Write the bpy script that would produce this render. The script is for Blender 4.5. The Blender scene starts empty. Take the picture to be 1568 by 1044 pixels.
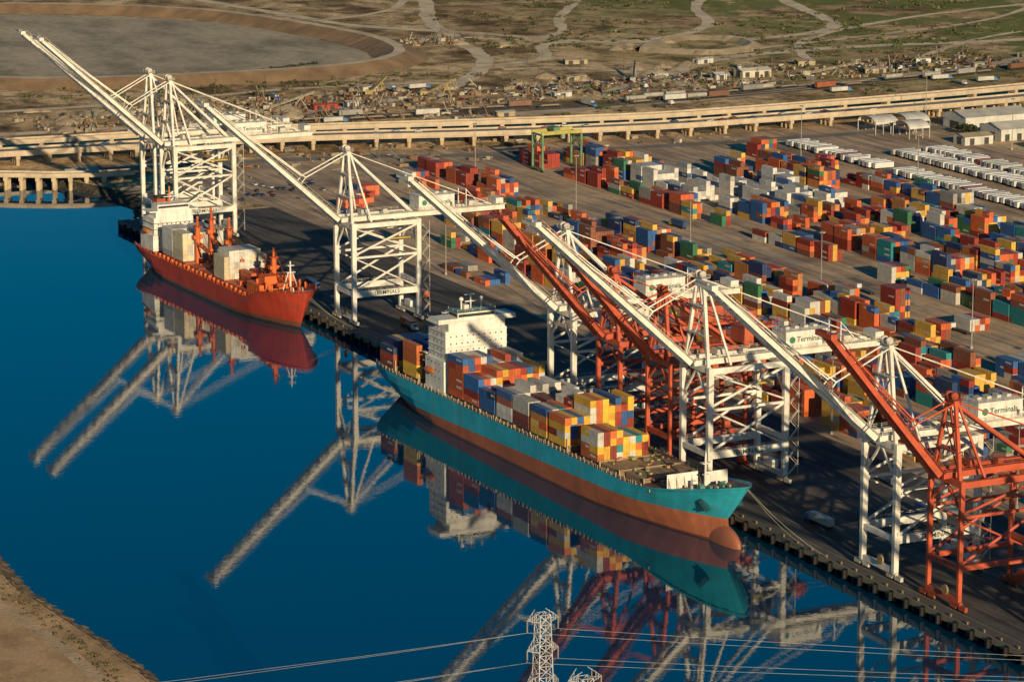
import bpy, math, random
from mathutils import Vector, Matrix, noise
R=random.Random(7)
D=bpy.data; S=bpy.context.scene
# ------------------------------------------------------------------ mesh builder
class MB:
    def __init__(s): s.v=[];s.f=[];s.c=[]
    def poly(s,pts,col):
        b=len(s.v); s.v.extend([tuple(p) for p in pts]); s.f.append(tuple(range(b,b+len(pts)))); s.c.append(col)
    def box(s,x0,x1,y0,y1,z0,z1,col,top=None,end=None):
        b=len(s.v)
        s.v+= [(x0,y0,z0),(x1,y0,z0),(x1,y1,z0),(x0,y1,z0),(x0,y0,z1),(x1,y0,z1),(x1,y1,z1),(x0,y1,z1)]
        s.f+= [(b,b+3,b+2,b+1),(b+4,b+5,b+6,b+7),(b,b+1,b+5,b+4),(b+1,b+2,b+6,b+5),(b+2,b+3,b+7,b+6),(b+3,b,b+4,b+7)]
        s.c+= [col,top or col,col,end or col,col,end or col]
    def beam(s,p,q,w,h,col,side=None,w2=None,h2=None):
        p=Vector(p);q=Vector(q);d=(q-p)
        if d.length<1e-6:return
        d.normalize()
        sd=Vector(side) if side else (Vector((0,0,1)).cross(d) if abs(d.z)<.98 else Vector((1,0,0)))
        sd=(sd-d*sd.dot(d)).normalized(); up=d.cross(sd).normalized()
        w2=w if w2 is None else w2; h2=h if h2 is None else h2
        b=len(s.v)
        for o,ww,hh in((p,w,h),(q,w2,h2)):
            for i,j in((-1,-1),(1,-1),(1,1),(-1,1)):
                s.v.append(tuple(o+sd*(i*ww/2)+up*(j*hh/2)))
        s.f+=[(b,b+3,b+2,b+1),(b+4,b+5,b+6,b+7),(b,b+1,b+5,b+4),(b+1,b+2,b+6,b+5),(b+2,b+3,b+7,b+6),(b+3,b,b+4,b+7)]
        s.c+=[col]*6
    def cyl(s,p,q,r,col,n=8,r2=None):
        p=Vector(p);q=Vector(q);d=(q-p).normalized()
        a=Vector((0,0,1)) if abs(d.z)<.9 else Vector((1,0,0))
        u=d.cross(a).normalized();w=d.cross(u); r2=r if r2 is None else r2
        b=len(s.v)
        for o,rr in((p,r),(q,r2)):
            for k in range(n):
                t=2*math.pi*k/n; s.v.append(tuple(o+u*(math.cos(t)*rr)+w*(math.sin(t)*rr)))
        for k in range(n):
            k2=(k+1)%n; s.f.append((b+k,b+n+k,b+n+k2,b+k2)); s.c.append(col)
        s.f.append(tuple(b+k for k in range(n))); s.c.append(col)
        s.f.append(tuple(b+n+k for k in reversed(range(n)))); s.c.append(col)
    def ell(s,c,rx,ry,rz,col,n=12,m=8):
        b=len(s.v)
        for i in range(m+1):
            ph=math.pi*i/m
            for k in range(n):
                t=2*math.pi*k/n
                s.v.append((c[0]+rx*math.cos(ph),c[1]+ry*math.sin(ph)*math.cos(t),c[2]+rz*math.sin(ph)*math.sin(t)))
        for i in range(m):
            for k in range(n):
                k2=(k+1)%n
                s.f.append((b+i*n+k,b+(i+1)*n+k,b+(i+1)*n+k2,b+i*n+k2)); s.c.append(col)
    def strip(s,L,Rr,col):
        for i in range(len(L)-1): s.poly([L[i],L[i+1],Rr[i+1],Rr[i]],col)
    def mesh(s,name,mat,smooth=False):
        me=D.meshes.new(name); me.from_pydata(s.v,[],s.f)
        ca=me.color_attributes.new('Col','FLOAT_COLOR','CORNER')
        arr=[]
        for f,c in zip(s.f,s.c): arr+= [c[0],c[1],c[2],1.0]*len(f)
        ca.data.foreach_set('color',arr)
        me.materials.append(mat)
        if smooth: me.polygons.foreach_set('use_smooth',[True]*len(s.f))
        me.update(); return me
    def obj(s,name,mat,parent=None,loc=(0,0,0),rz=0,smooth=False):
        return add(name,s.mesh(name,mat,smooth),parent,loc,rz)
def add(name,me,parent=None,loc=(0,0,0),rz=0):
    o=D.objects.new(name,me); S.collection.objects.link(o); o.location=loc; o.rotation_euler=(0,0,rz)
    if parent: o.parent=parent
    return o
def empty(name,loc=(0,0,0),rz=0):
    o=D.objects.new(name,None); S.collection.objects.link(o); o.location=loc; o.rotation_euler=(0,0,rz); return o
def cat(P,n=8):
    P=[Vector(p) for p in P]; out=[]
    for i in range(len(P)-1):
        a=P[max(i-1,0)];b=P[i];c=P[i+1];d=P[min(i+2,len(P)-1)]
        for k in range(n):
            t=k/n; out.append(.5*((2*b)+(c-a)*t+(2*a-5*b+4*c-d)*t*t+(3*b-a-3*c+d)*t**3))
    out.append(P[-1]); return out
def offs(P,o,z):
    out=[]
    for i,p in enumerate(P):
        d=(P[min(i+1,len(P)-1)]-P[max(i-1,0)]); d=Vector((d.x,d.y,0)).normalized()
        out.append((p.x-d.y*o,p.y+d.x*o,p.z+z))
    return out
# ------------------------------------------------------------------ materials
def newmat(n):
    m=D.materials.new(n); m.use_nodes=True; nt=m.node_tree; b=nt.nodes['Principled BSDF']; return m,nt,b
def N(nt,t,**k):
    n=nt.nodes.new(t)
    for a,b in k.items(): setattr(n,a,b)
    return n
def noise_n(nt,scale,detail=5,vec=None,rough=.6):
    n=N(nt,'ShaderNodeTexNoise'); n.inputs['Scale'].default_value=scale; n.inputs['Detail'].default_value=detail; n.inputs['Roughness'].default_value=rough
    if vec is not None: nt.links.new(vec,n.inputs['Vector'])
    return n.outputs['Fac']
def ramp(nt,fac,stops):
    r=N(nt,'ShaderNodeValToRGB'); e=r.color_ramp.elements
    while len(e)<len(stops): e.new(.5)
    for i,(p,c) in enumerate(stops): e[i].position=p; e[i].color=(*c,1)
    nt.links.new(fac,r.inputs[0]); return r.outputs[0]
def mix(nt,a,b,fac,mode='MIX'):
    m=N(nt,'ShaderNodeMix',data_type='RGBA',blend_type=mode)
    for s,v in((m.inputs[0],fac),(m.inputs[6],a),(m.inputs[7],b)):
        if isinstance(v,(int,float)): s.default_value=v
        elif isinstance(v,tuple): s.default_value=(*v,1)
        else: nt.links.new(v,s)
    return m.outputs[2]
def pos(nt,sc=None):
    g=N(nt,'ShaderNodeNewGeometry').outputs['Position']
    if sc is None:return g
    m=N(nt,'ShaderNodeMapping'); m.inputs['Scale'].default_value=sc; nt.links.new(g,m.inputs[0]); return m.outputs[0]
def paint(name,rough=.5,grime=.35,streak=.25,rust=(.12,.05,.025),gs=.25,bump=0,ss=(.9,.9,.08)):
    m,nt,b=newmat(name)
    a=N(nt,'ShaderNodeAttribute',attribute_name='Col').outputs['Color']
    g=ramp(nt,noise_n(nt,gs,7,pos(nt)),[(.3,(1-grime,)*3),(.65,(1.05,)*3)])
    c=mix(nt,a,g,1.0,'MULTIPLY')
    if streak>0:
        sf=noise_n(nt,1.0,4,pos(nt,ss))
        f=ramp(nt,sf,[(.52,(0,0,0)),(.75,(streak,)*3)])
        c=mix(nt,c,rust,f)
    nt.links.new(c,b.inputs['Base Color']); b.inputs['Roughness'].default_value=rough
    if bump:
        bp=N(nt,'ShaderNodeBump'); bp.inputs['Strength'].default_value=bump; bp.inputs['Distance'].default_value=1
        nt.links.new(noise_n(nt,.8,6,pos(nt)),bp.inputs['Height']); nt.links.new(bp.outputs[0],b.inputs['Normal'])
    return m
M_crane=paint('painted_steel',.5,.3,.3,rust=(.18,.10,.05),ss=(.6,.6,.07))
M_cont=paint('container_paint',.6,.28,.25,gs=.5)
M_hull=paint('hull_paint',.5,.3,.4,rust=(.16,.08,.05),gs=.1,ss=(.28,.28,.035))
M_ship=paint('ship_paint',.55,.3,.3,ss=(.5,.5,.07))
M_conc=paint('concrete',.85,.3,.25,rust=(.08,.07,.06),gs=.15)
M_dirt=paint('packed_dirt',.95,.4,0,gs=.06,bump=.4)
M_rock=paint('rock',.95,.5,0,gs=.5)
M_leaf=paint('scrub_leaves',.8,.4,0,gs=.3)
M_veh=paint('vehicle_paint',.4,.3,0)
def ground_mat():
    m,nt,b=newmat('dry_ground'); p=pos(nt)
    n1=noise_n(nt,.006,8,p,.65); n2=noise_n(nt,.05,8,p,.7); n3=noise_n(nt,.35,6,p,.7); n4=noise_n(nt,.02,6,p,.65)
    c1=ramp(nt,n1,[(.32,(.30,.20,.10)),(.44,(.48,.34,.19)),(.54,(.72,.54,.33)),(.68,(.44,.32,.15))])
    c2=ramp(nt,n2,[(.38,(.40,.36,.30)),(.56,(1.12,1.08,1.03))])
    c=mix(nt,c1,c2,1,'MULTIPLY')
    c=mix(nt,c,ramp(nt,n4,[(.41,(.48,.45,.38)),(.50,(1.1,1.08,1.05))]),1,'MULTIPLY')
    c3=ramp(nt,n3,[(.35,(.6,.6,.56)),(.58,(1.08,1.08,1.08))]); c=mix(nt,c,c3,1,'MULTIPLY')
    sx=N(nt,'ShaderNodeSeparateXYZ'); nt.links.new(p,sx.inputs[0])
    mr=N(nt,'ShaderNodeMapRange'); mr.inputs[1].default_value=520; mr.inputs[2].default_value=760; nt.links.new(sx.outputs[1],mr.inputs[0])
    gn=ramp(nt,noise_n(nt,.012,7,p,.7),[(.45,(0,0,0)),(.51,(.9,)*3)])
    mm=N(nt,'ShaderNodeMath',operation='MULTIPLY'); nt.links.new(mr.outputs[0],mm.inputs[0]); nt.links.new(gn,mm.inputs[1])
    c=mix(nt,c,(.15,.17,.035),mm.outputs[0])
    nt.links.new(c,b.inputs['Base Color']); b.inputs['Roughness'].default_value=.95; b.inputs['Specular IOR Level'].default_value=.2
    bp=N(nt,'ShaderNodeBump'); bp.inputs['Strength'].default_value=.8; bp.inputs['Distance'].default_value=2.5
    nt.links.new(n2,bp.inputs['Height']); nt.links.new(bp.outputs[0],b.inputs['Normal'])
    return m
def asphalt_mat():
    m,nt,b=newmat('asphalt'); p=pos(nt)
    a=N(nt,'ShaderNodeAttribute',attribute_name='Col').outputs['Color']
    st=noise_n(nt,1,5,pos(nt,(.012,.25,.1)),.6)
    c=mix(nt,a,ramp(nt,st,[(.35,(.55,.55,.6)),(.62,(1.25,1.2,1.12))]),1,'MULTIPLY')
    c=mix(nt,c,ramp(nt,noise_n(nt,.03,7,p,.7),[(.35,(.6,.6,.63)),(.62,(1.2,1.17,1.1))]),1,'MULTIPLY')
    c=mix(nt,c,ramp(nt,noise_n(nt,.6,5,p,.7),[(.35,(.85,)*3),(.62,(1.08,)*3)]),1,'MULTIPLY')
    nt.links.new(c,b.inputs['Base Color']); b.inputs['Roughness'].default_value=.85; b.inputs['Specular IOR Level'].default_value=.3
    return m
def water_mat():
    m,nt,b=newmat('harbour_water')
    b.inputs['Base Color'].default_value=(.0,.036,.082,1); b.inputs['Roughness'].default_value=.015; b.inputs['IOR'].default_value=1.8
    bp=N(nt,'ShaderNodeBump'); bp.inputs['Strength'].default_value=.2; bp.inputs['Distance'].default_value=.05
    h=N(nt,'ShaderNodeMath',operation='ADD')
    nt.links.new(noise_n(nt,.35,3,pos(nt)),h.inputs[0]); nt.links.new(noise_n(nt,.06,4,pos(nt,(1,1.6,1))),h.inputs[1])
    nt.links.new(h.outputs[0],bp.inputs['Height']); nt.links.new(bp.outputs[0],b.inputs['Normal'])
    return m
M_ground=ground_mat(); M_asph=asphalt_mat(); M_water=water_mat()
def flat(name,col,rough=.6):
    m,nt,b=newmat(name); b.inputs['Base Color'].default_value=(*col,1); b.inputs['Roughness'].default_value=rough; return m
M_text=flat('sign_lettering',(.02,.07,.05))
# ------------------------------------------------------------------ water, land, quay
QY=3.0
b=MB(); b.poly([(-9000,-9000,0),(9000,-9000,0),(9000,9000,0),(-9000,9000,0)],(0,0,0)); b.obj('water',M_water)
shore=[(3000,12),(-262,12),(-281,24),(-318,36),(-360,30),(-405,14),(-445,-4),(-520,-40),(-640,-300),(-1400,-1500),(-9000,-5000)]
b=MB(); b.poly([(-9000,9000,3.8)]+[(x,y,3.8) for x,y in reversed(shore)]+[(9000,12,3.8),(9000,9000,3.8)],(0,0,0)); b.obj('ground',M_ground)
def bank(name,pts,w,ztop,zbot,col,step=1.6,rows=7):
    P=[Vector((x,y,0)) for x,y in pts]; Q=[]
    for i in range(len(P)-1):
        n=max(1,int((P[i+1]-P[i]).length/step))
        for k in range(n): Q.append(P[i].lerp(P[i+1],k/n))
    Q.append(P[-1]); bb=MB(); rr=[]
    for r in range(rows):
        t=r/(rows-1); L=offs(Q,-1+t*w,0)
        rr.append([(p[0]+R.uniform(-.6,.6)*(r>0),p[1]+R.uniform(-.6,.6)*(r>0),ztop+(zbot-ztop)*t+R.uniform(-.45,.55)*(0<r)) for p in L])
    for r in range(rows-1):
        for i in range(len(Q)-1):
            k=R.uniform(.5,1.3); bb.poly([rr[r][i],rr[r][i+1],rr[r+1][i+1],rr[r+1][i]],tuple(c*k for c in col))
    bb.obj(name,M_rock)
bank('shoreline_rocks',list(shore[1:9]),8,3.85,-1.2,(.06,.05,.035))
nb=[(-900,-300),(100,-236),(290,-239),(330,-242),(358,-240),(400,-237),(434,-236),(520,-238),(640,-225),(1500,-230)]
b=MB(); b.poly([(x,y,3.0) for x,y in reversed(nb)]+[(-900,-3000,3.0),(1500,-3000,3.0)],(0,0,0))
m2,nt2,bs2=newmat('sandy_fill'); c=ramp(nt2,noise_n(nt2,.04,8,pos(nt2),.7),[(.3,(.34,.19,.085)),(.5,(.64,.40,.19)),(.7,(.78,.51,.27))])
c=mix(nt2,c,ramp(nt2,noise_n(nt2,1.2,6,pos(nt2),.7),[(.35,(.7,)*3),(.65,(1.1,)*3)]),1,'MULTIPLY')
nt2.links.new(c,bs2.inputs['Base Color']); bs2.inputs['Roughness'].default_value=.95
b.obj('sandy_terrain',m2)
bank('riprap_bank',nb,10,3.05,-1.2,(.17,.12,.075))
b=MB(); p=cat([(250,-250,3.02),(340,-252,3.02),(400,-248,3.02),(480,-250,3.02),(600,-252,3.02)],10); b.strip(offs(p,-2.2,0),offs(p,2.2,0),(.7,.48,.27)); b.obj('dirt_track',M_dirt)
b=MB()
b.poly([(-262,12.5,4.0),(2000,12.5,4.0),(2000,88,4.0),(-262,88,4.0)],(.10,.09,.085))  # apron darker than the yard: shade lying on it is put into the colour
b.poly([(-262,88,4.0),(2000,88,4.0),(2000,545,4.0),(-375,545,4.0),(-390,300,4.0),(-425,100,4.0),(-330,60,4.0)],(.50,.37,.25))
b.obj('container_yard_pavement',M_asph)
b=MB()
b.box(-262,2000,QY,12.5,2.6,4.0,(.10,.09,.085)); b.box(-262,2000,QY-.35,QY,2.3,4.25,(.22,.19,.14))  # slab repeats the apron's shade-darkened colour
x=-260
while x<900:
    b.cyl((x,QY+1.5,-3),(x,QY+1.5,2.6),.45,(.08,.07,.06),6); b.cyl((x,QY+6,-3),(x,QY+6,2.6),.45,(.05,.045,.04),6); x+=5
b.box(-262,2000,12,12.4,-3,3.7,(.03,.03,.03)); b.box(-262.5,-262,QY,60,-3,3.9,(.08,.07,.06))
b.obj('quay_wharf',M_conc)
f=MB()
x=-250
while x<900:
    f.cyl((x,QY-1.1,1.0),(x,QY-1.1,3.7),.75,(.012,.012,.012),10); f.box(x-.9,x+.9,QY-.5,QY-.36,.8,4.1,(.02,.02,.02))
    f.cyl((x+4,QY+.9,4.0),(x+4,QY+.9,4.7),.3,(.22,.17,.07),8); f.cyl((x+4,QY+.9,4.7),(x+4,QY+.9,4.9),.45,(.22,.17,.07),8); x+=9
f.obj('quay_fenders_and_bollards',M_ship)
b=MB()
def line(y,w,col,x0=-262,x1=1200): b.poly([(x0,y-w/2,4.012),(x1,y-w/2,4.012),(x1,y+w/2,4.012),(x0,y+w/2,4.012)],col)
line(8.2,.3,(.3,.26,.12)); line(9,.3,(.02,.02,.02)); line(39.5,.3,(.02,.02,.02)); line(41.5,.3,(.3,.26,.12))
for k,y in enumerate((16,24,32,56,70)):
    xx=-255
    while xx<1200: line(y,.18,(.3,.29,.26),xx,xx+(9 if k%2 else 14)); xx+=17 if k%2 else 19
for y in (238,252): line(y,.3,(.5,.44,.3),-380,1200)
b.obj('painted_lane_markings',M_conc)
b=MB()
for i in range(150):
    x=R.uniform(-250,600); y=R.choice([R.uniform(44,86),R.uniform(222,258),R.uniform(13,38),R.uniform(100,420)]); w=R.uniform(5,40); h=R.uniform(1.5,5); k=R.uniform(.8,1.9)*(1 if y<88 else 4.2)
    b.poly([(x,y,4.006+.00003*i),(x+w,y,4.006+.00003*i),(x+w,y+h,4.006+.00003*i),(x,y+h,4.006+.00003*i)],tuple(c*k for c in (.06,.054,.046)))
b.obj('pavement_patches',M_asph)
# ------------------------------------------------------------------ berm loop, dirt roads
def road(name,pts,w,col=(.80,.63,.42),z=0.06,mat=None):
    bb=MB(); P=cat([(x,y,3.8) for x,y in pts],10)
    L=offs(P,-w/2,z);Rr=offs(P,w/2,z)
    L=[(a+R.uniform(-1.2,1.2),c+R.uniform(-1.2,1.2),d) for a,c,d in L]; Rr=[(a+R.uniform(-1.2,1.2),c+R.uniform(-1.2,1.2),d) for a,c,d in Rr]
    bb.strip(L,Rr,col); return bb.obj(name,mat or M_dirt)
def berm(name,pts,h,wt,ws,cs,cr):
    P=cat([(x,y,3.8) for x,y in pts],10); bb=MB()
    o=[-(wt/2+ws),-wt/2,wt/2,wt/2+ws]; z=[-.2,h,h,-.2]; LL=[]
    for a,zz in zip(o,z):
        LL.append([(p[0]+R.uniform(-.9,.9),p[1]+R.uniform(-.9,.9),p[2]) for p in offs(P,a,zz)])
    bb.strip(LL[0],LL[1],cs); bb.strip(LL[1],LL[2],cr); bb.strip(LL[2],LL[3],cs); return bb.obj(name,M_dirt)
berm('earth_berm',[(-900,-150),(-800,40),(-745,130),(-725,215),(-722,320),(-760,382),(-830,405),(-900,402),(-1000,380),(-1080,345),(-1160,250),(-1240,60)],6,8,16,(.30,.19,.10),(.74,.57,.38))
b=MB(); P=cat([(-900,-100,3.85),(-790,60,3.85),(-750,200,3.85),(-745,310,3.85),(-790,375,3.85),(-900,380,3.85),(-1060,330,3.85),(-1180,150,3.85),(-1150,-60,3.85)],6)
m3,nt3,bs3=newmat('gravel_surface'); c=ramp(nt3,noise_n(nt3,.012,8,pos(nt3,(1,1.8,1)),.65),[(.35,(.26,.21,.13)),(.5,(.44,.36,.24)),(.65,(.56,.45,.29))])
c=mix(nt3,c,ramp(nt3,noise_n(nt3,.2,6,pos(nt3),.7),[(.35,(.75,)*3),(.6,(1.08,)*3)]),1,'MULTIPLY'); nt3.links.new(c,bs3.inputs['Base Color']); bs3.inputs['Roughness'].default_value=.95
b.poly([(p.x,p.y,3.86) for p in P],(.42,.36,.26)); b.obj('gravel_pad',m3)
road('dirt_road',[(-1300,640),(-1094,557),(-960,500),(-854,472),(-770,450),(-712,425),(-640,372),(-590,300),(-560,200),(-560,60),(-600,-150)],12)
road('dirt_road',[(-1250,380),(-1068,415),(-960,440),(-880,500),(-790,560),(-778,626),(-759,664),(-800,760),(-967,816),(-1200,900)],11,z=.08)
road('dirt_road',[(-560,440),(-620,520),(-674,589),(-690,700),(-671,843),(-700,1000),(-800,1300)],13,z=.1)
road('dirt_road',[(-712,430),(-730,480),(-800,520),(-791,600),(-850,680),(-1000,760),(-1200,1000)],9,z=.12)
road('dirt_road',[(-480,150),(-500,300),(-505,400),(-508,493),(-540,640),(-581,779),(-640,1000)],14,(.64,.51,.36),z=.14)
road('dirt_road',[(-640,372),(-660,330),(-665,250),(-650,120),(-660,-50)],8,z=.16)
road('dirt_road',[(-690,430),(-680,470),(-640,500),(-590,505),(-540,500)],9,z=.18)
road('dirt_road',[(-860,480),(-830,520),(-860,560),(-940,600),(-1100,700),(-1300,760)],8,z=.2)
road('dirt_road',[(-640,640),(-740,700),(-820,840),(-860,1000),(-900,1300)],7,z=.22)
road('dirt_road',[(-1000,420),(-1040,500),(-1150,560),(-1300,560)],7,z=.24)
road('dirt_road',[(-700,590),(-730,720),(-790,900),(-960,1100)],6,z=.26)
road('dirt_road',[(-620,720),(-690,820),(-730,950),(-760,1200)],6,z=.28)
road('service_road',[(-425,-100),(-412,77),(-395,181),(-368,265),(-345,432),(-345,640),(-390,900)],12,(.24,.21,.17),z=.25)
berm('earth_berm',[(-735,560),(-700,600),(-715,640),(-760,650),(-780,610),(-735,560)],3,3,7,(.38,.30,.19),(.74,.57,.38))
def lerp(a,b,t): return a+(b-a)*t
def pick(pal=None,r=R):
    pal=pal or PAL; t=sum(w for _,w in pal); k=r.uniform(0,t)
    for c,w in pal:
        k-=w
        if k<=0: break
    m=r.uniform(.8,1.15); return tuple(max(0,v*m+r.uniform(-.005,.005)) for v in c)
PALB=[((.5,.47,.42),4),((.2,.1,.06),3),((.3,.29,.27),3),((.35,.1,.05),1)]
PAL=[((.66,.13,.035),7),((.32,.035,.018),5),((.74,.42,.07),5),((.03,.12,.33),5),((.66,.61,.52),4),((.02,.26,.27),1.6),((.26,.085,.04),3.5),((.02,.045,.13),3),((.04,.18,.08),1.6),((.38,.35,.3),1.6),((.62,.24,.06),2.5)]
def railway(x0):
    bb=MB(); P=cat([(x0-30,-150,3.8),(x0-8,60,3.8),(x0,250,3.8),(x0+14,420,3.8),(x0+5,600,3.8),(x0-40,900,3.8),(x0-110,1200,3.8)],20)
    bb.strip(offs(P,-2,.3),offs(P,2,.3),(.16,.14,.12))
    for o in(-.75,.75): bb.strip(offs(P,o-.1,.42),offs(P,o+.1,.42),(.12,.08,.06))
    bb.obj('railway_track',M_dirt); return P
def wagon(bb,c,d,kind):
    n=Vector((-d.y,d.x,0)); u=Vector((0,0,1))
    bb.beam(c-d*8+u*1.2,c+d*8+u*1.2,2.8,.4,(.1,.08,.06))
    if kind==0: bb.cyl(c-d*7+u*2.7,c+d*7+u*2.7,1.4,(.4,.38,.33),10)
    elif kind==1: bb.beam(c-d*7.6+u*2.9,c+d*7.6+u*2.9,2.8,3,pick(PALB))
    else: bb.beam(c-d*6+u*1.7,c+d*6+u*1.7,2.4,.6,(.3,.22,.13))
    for k in(-6.5,-5,5,6.5):
        for s in(-1.1,1.1): q=c+d*k+n*s+u*.75; bb.cyl(q-n*.1,q+n*.1,.45,(.03,.03,.03),8)
for j,x0 in enumerate((-522,-529,-536)):
    P=railway(x0); bb=MB(); acc=0
    for i in range(1,len(P)-1):
        d=(P[i+1]-P[i])
        if noise.noise(Vector((i*.13,j*5,2)))>.02:
            acc+=d.length
            while acc>17: acc-=17; wagon(bb,P[i]+Vector((0,0,.3)),d.normalized(),R.choice([0,1,2,2,2]))
    if bb.v: bb.obj('freight_train',M_veh)
# ------------------------------------------------------------------ viaducts
def viaduct(name,pts,w,z,step,thick=2.2,ground=-2):
    root=empty(name); P=cat([(x,y,z) for x,y in pts],14); bb=MB(); col=(.52,.41,.28)
    def rib(a,b_,z0,z1,c):
        A0=offs(P,a,z0);A1=offs(P,a,z1);B0=offs(P,b_,z0);B1=offs(P,b_,z1)
        bb.strip(A1,B1,c); bb.strip(B0,A0,c); bb.strip(A0,A1,c); bb.strip(B1,B0,c)
    rib(-w/2,w/2,-thick,0,col); rib(-w/2-.3,-w/2-.01,-thick*.6,1.0,(.56,.45,.32)); rib(w/2+.01,w/2+.3,-thick*.6,1.0,(.56,.45,.32))
    bb.strip(offs(P,-w/2+.8,.02),offs(P,w/2-.8,.02),(.32,.28,.22))
    bb.obj('deck',M_conc,root)
    cc=MB(); acc=0
    for i in range(1,len(P)):
        d=P[i]-P[i-1]; acc+=d.length
        if acc>step:
            acc=0; t=Vector((d.x,d.y,0)).normalized(); n=Vector((-t.y,t.x,0)); c0=P[i]
            cc.beam(c0-n*w*.46+Vector((0,0,-thick-1)),c0+n*w*.46+Vector((0,0,-thick-1)),2.4,2,col)
            for k in(-.36,0,.36):
                q=c0+n*w*k; cc.cyl((q.x,q.y,ground),(q.x,q.y,z-thick-2),1.1,(.54,.42,.26),8)
    cc.obj('piers',M_conc,root)
    return root
vp=[(-520,-600),(-480,-250),(-462,-60),(-452,40),(-446,100),(-433,181),(-408,265),(-388,350),(-380,432),(-385,640),(-425,900),(-520,1300),(-700,1800)]
viaduct('highway_viaduct',vp,14,11.5,15)
viaduct('highway_viaduct',[(-560,-600),(-512,-250),(-494,-60),(-482,40),(-476,100),(-462,181),(-440,265),(-420,350),(-410,432),(-416,640),(-458,900),(-560,1300)],8,12.5,18,1.8)
viaduct('trestle_pier',[(-520,-300),(-450,-110),(-418,-40),(-398,-10),(-385,12),(-378,34),(-376,52)],8,8.5,8,1.4)
# ------------------------------------------------------------------ ships
def hull(bb,L,B,deckz,paintz,top,bot,sternrake=5,stemrake=14,bulb=None):
    ts=[0,.02,.05,.09,.14,.2,.3,.4,.5,.6,.66,.72,.77,.81,.85,.885,.915,.94,.96,.975,.988,.996,1.0]
    def hbf(t,zf):
        tb=lerp(.66,.84,zf); p=lerp(1.7,2.6,zf); h=1.0
        if t>tb: h=max(0,1-((t-tb)/(1-tb))**p)**lerp(1,.8,zf)
        ts_=lerp(.24,.05,zf)
        if t<ts_: h*=lerp(lerp(.35,.88,min(1,zf*1.3)),1,math.sin(math.pi/2*t/ts_))
        return h*B/2
    rows=[]
    for t in ts:
        zd=deckz(t); zp=paintz(t); zl=[-3,0,.7,zp*.5,zp]+[lerp(zp,zd,k) for k in(.3,.6,.85,1)]
        row=[]
        for z in zl:
            zf=max(0,z)/zd; zm=max(0,z)/deckz(1)
            xs=sternrake*(1-zf)
            if bulb:
                zz=max(0,z); xe=L-stemrake*(1-max(0,(zz-bulb)/(deckz(1)-bulb)))**1.15 if zz>bulb else L-stemrake+3*(1-(zz/bulb)**2)
            else: xe=L-stemrake*(1-zm)**1.1
            row.append((lerp(xs,xe,t),hbf(t,zf),z))
        rows.append(row)
    nz=len(rows[0]); sc=tuple(v*.45 for v in bot)
    for sgn in(-1,1):
        for i in range(len(ts)-1):
            for j in range(nz-1):
                q=[rows[i][j],rows[i+1][j],rows[i+1][j+1],rows[i][j+1]]; q=[(a,sgn*c,d) for a,c,d in q]
                if sgn>0:q.reverse()
                bb.poly(q,(sc if j<2 else bot) if j<4 else top)
    for j in range(nz-1):
        a=rows[0][j];c=rows[0][j+1]; bb.poly([(a[0],a[1],a[2]),(a[0],-a[1],a[2]),(c[0],-c[1],c[2]),(c[0],c[1],c[2])],bot if j<4 else top)
    return [(r[-1][0],r[-1][1],r[-1][2]) for r in rows]
def windows(bb,x,y0,y1,z,n,w=.8,h=.7,col=(.02,.025,.03)):
    for k in range(n):
        y=lerp(y0,y1,(k+.5)/n); bb.box(x,x+.04,y-w/2,y+w/2,z,z+h,col)
WHITE=[((.68,.64,.57),8),((.46,.44,.4),2),((.05,.12,.28),1)]
REDS=[((.68,.15,.045),7),((.36,.04,.02),4),((.6,.56,.48),1),((.03,.09,.24),1)]
YEL=[((.80,.46,.05),5),((.62,.15,.035),3),((.32,.04,.02),3),((.03,.12,.34),3),((.62,.58,.5),2),((.02,.24,.25),1)]
def container(bb,x,y,z,c,l=12.19):
    top=tuple(v*.85+.04 for v in c)
    bb.box(x,x+l,y,y+2.44,z,z+2.56,c,top)
    e=tuple(v*.55 for v in c)
    bb.box(x+l,x+l+.03,y+1.19,y+1.25,z+.15,z+2.4,e)
    for k in(.5,1.9): bb.box(x+l,x+l+.05,y+k,y+k+.06,z+.15,z+2.4,tuple(min(1,v*.6+.12) for v in c))
    if R.random()<.28: bb.box(x+l*.55,x+l*.9,y-.02,y,z+1.1,z+1.9,(.6,.58,.54))
def cblock(bb,x,y,z,ncol,hs,pal=None,run=.35):
    c=pick(pal)
    for i in range(ncol):
        h=hs(i) if callable(hs) else hs
        for k in range(h):
            if R.random()>run: c=pick(pal)
            if R.random()<.15:
                container(bb,x,y+i*2.55,z+k*2.6,c,6.06); container(bb,x+6.13,y+i*2.55,z+k*2.6,pick(pal),6.06)
            else: container(bb,x,y+i*2.55,z+k*2.6,c)
def rail(bb,P,h=1.1,step=1,col=(.6,.58,.5),r=.07):
    for i in range(len(P)-1):
        a=Vector(P[i]);c=Vector(P[i+1]); n=max(1,int((c-a).length/3))
        for zz in(h,h*.5): bb.beam(a+Vector((0,0,zz)),c+Vector((0,0,zz)),r,r,col)
        for k in range(n): q=a.lerp(c,k/n); bb.beam(q,q+Vector((0,0,h)),r*1.4,r*1.4,col)
def cable(bb,p,q,sag,r=.07,n=8,col=(.3,.27,.2)):
    p=Vector(p);q=Vector(q);pr=p
    for i in range(1,n+1):
        t=i/n; c=p.lerp(q,t)-Vector((0,0,4*sag*t*(1-t))); bb.beam(pr,c,r*2,r*2,col); pr=c
ship=empty('container_ship',(131,-15.0,0),math.radians(1.15))
L2,B2=261,30
dz2=lambda t: 13+ (9.5*((t-.82)/.18)**1.25 if t>.82 else 0)+(.6*(1-t/.1) if t<.1 else 0)
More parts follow.
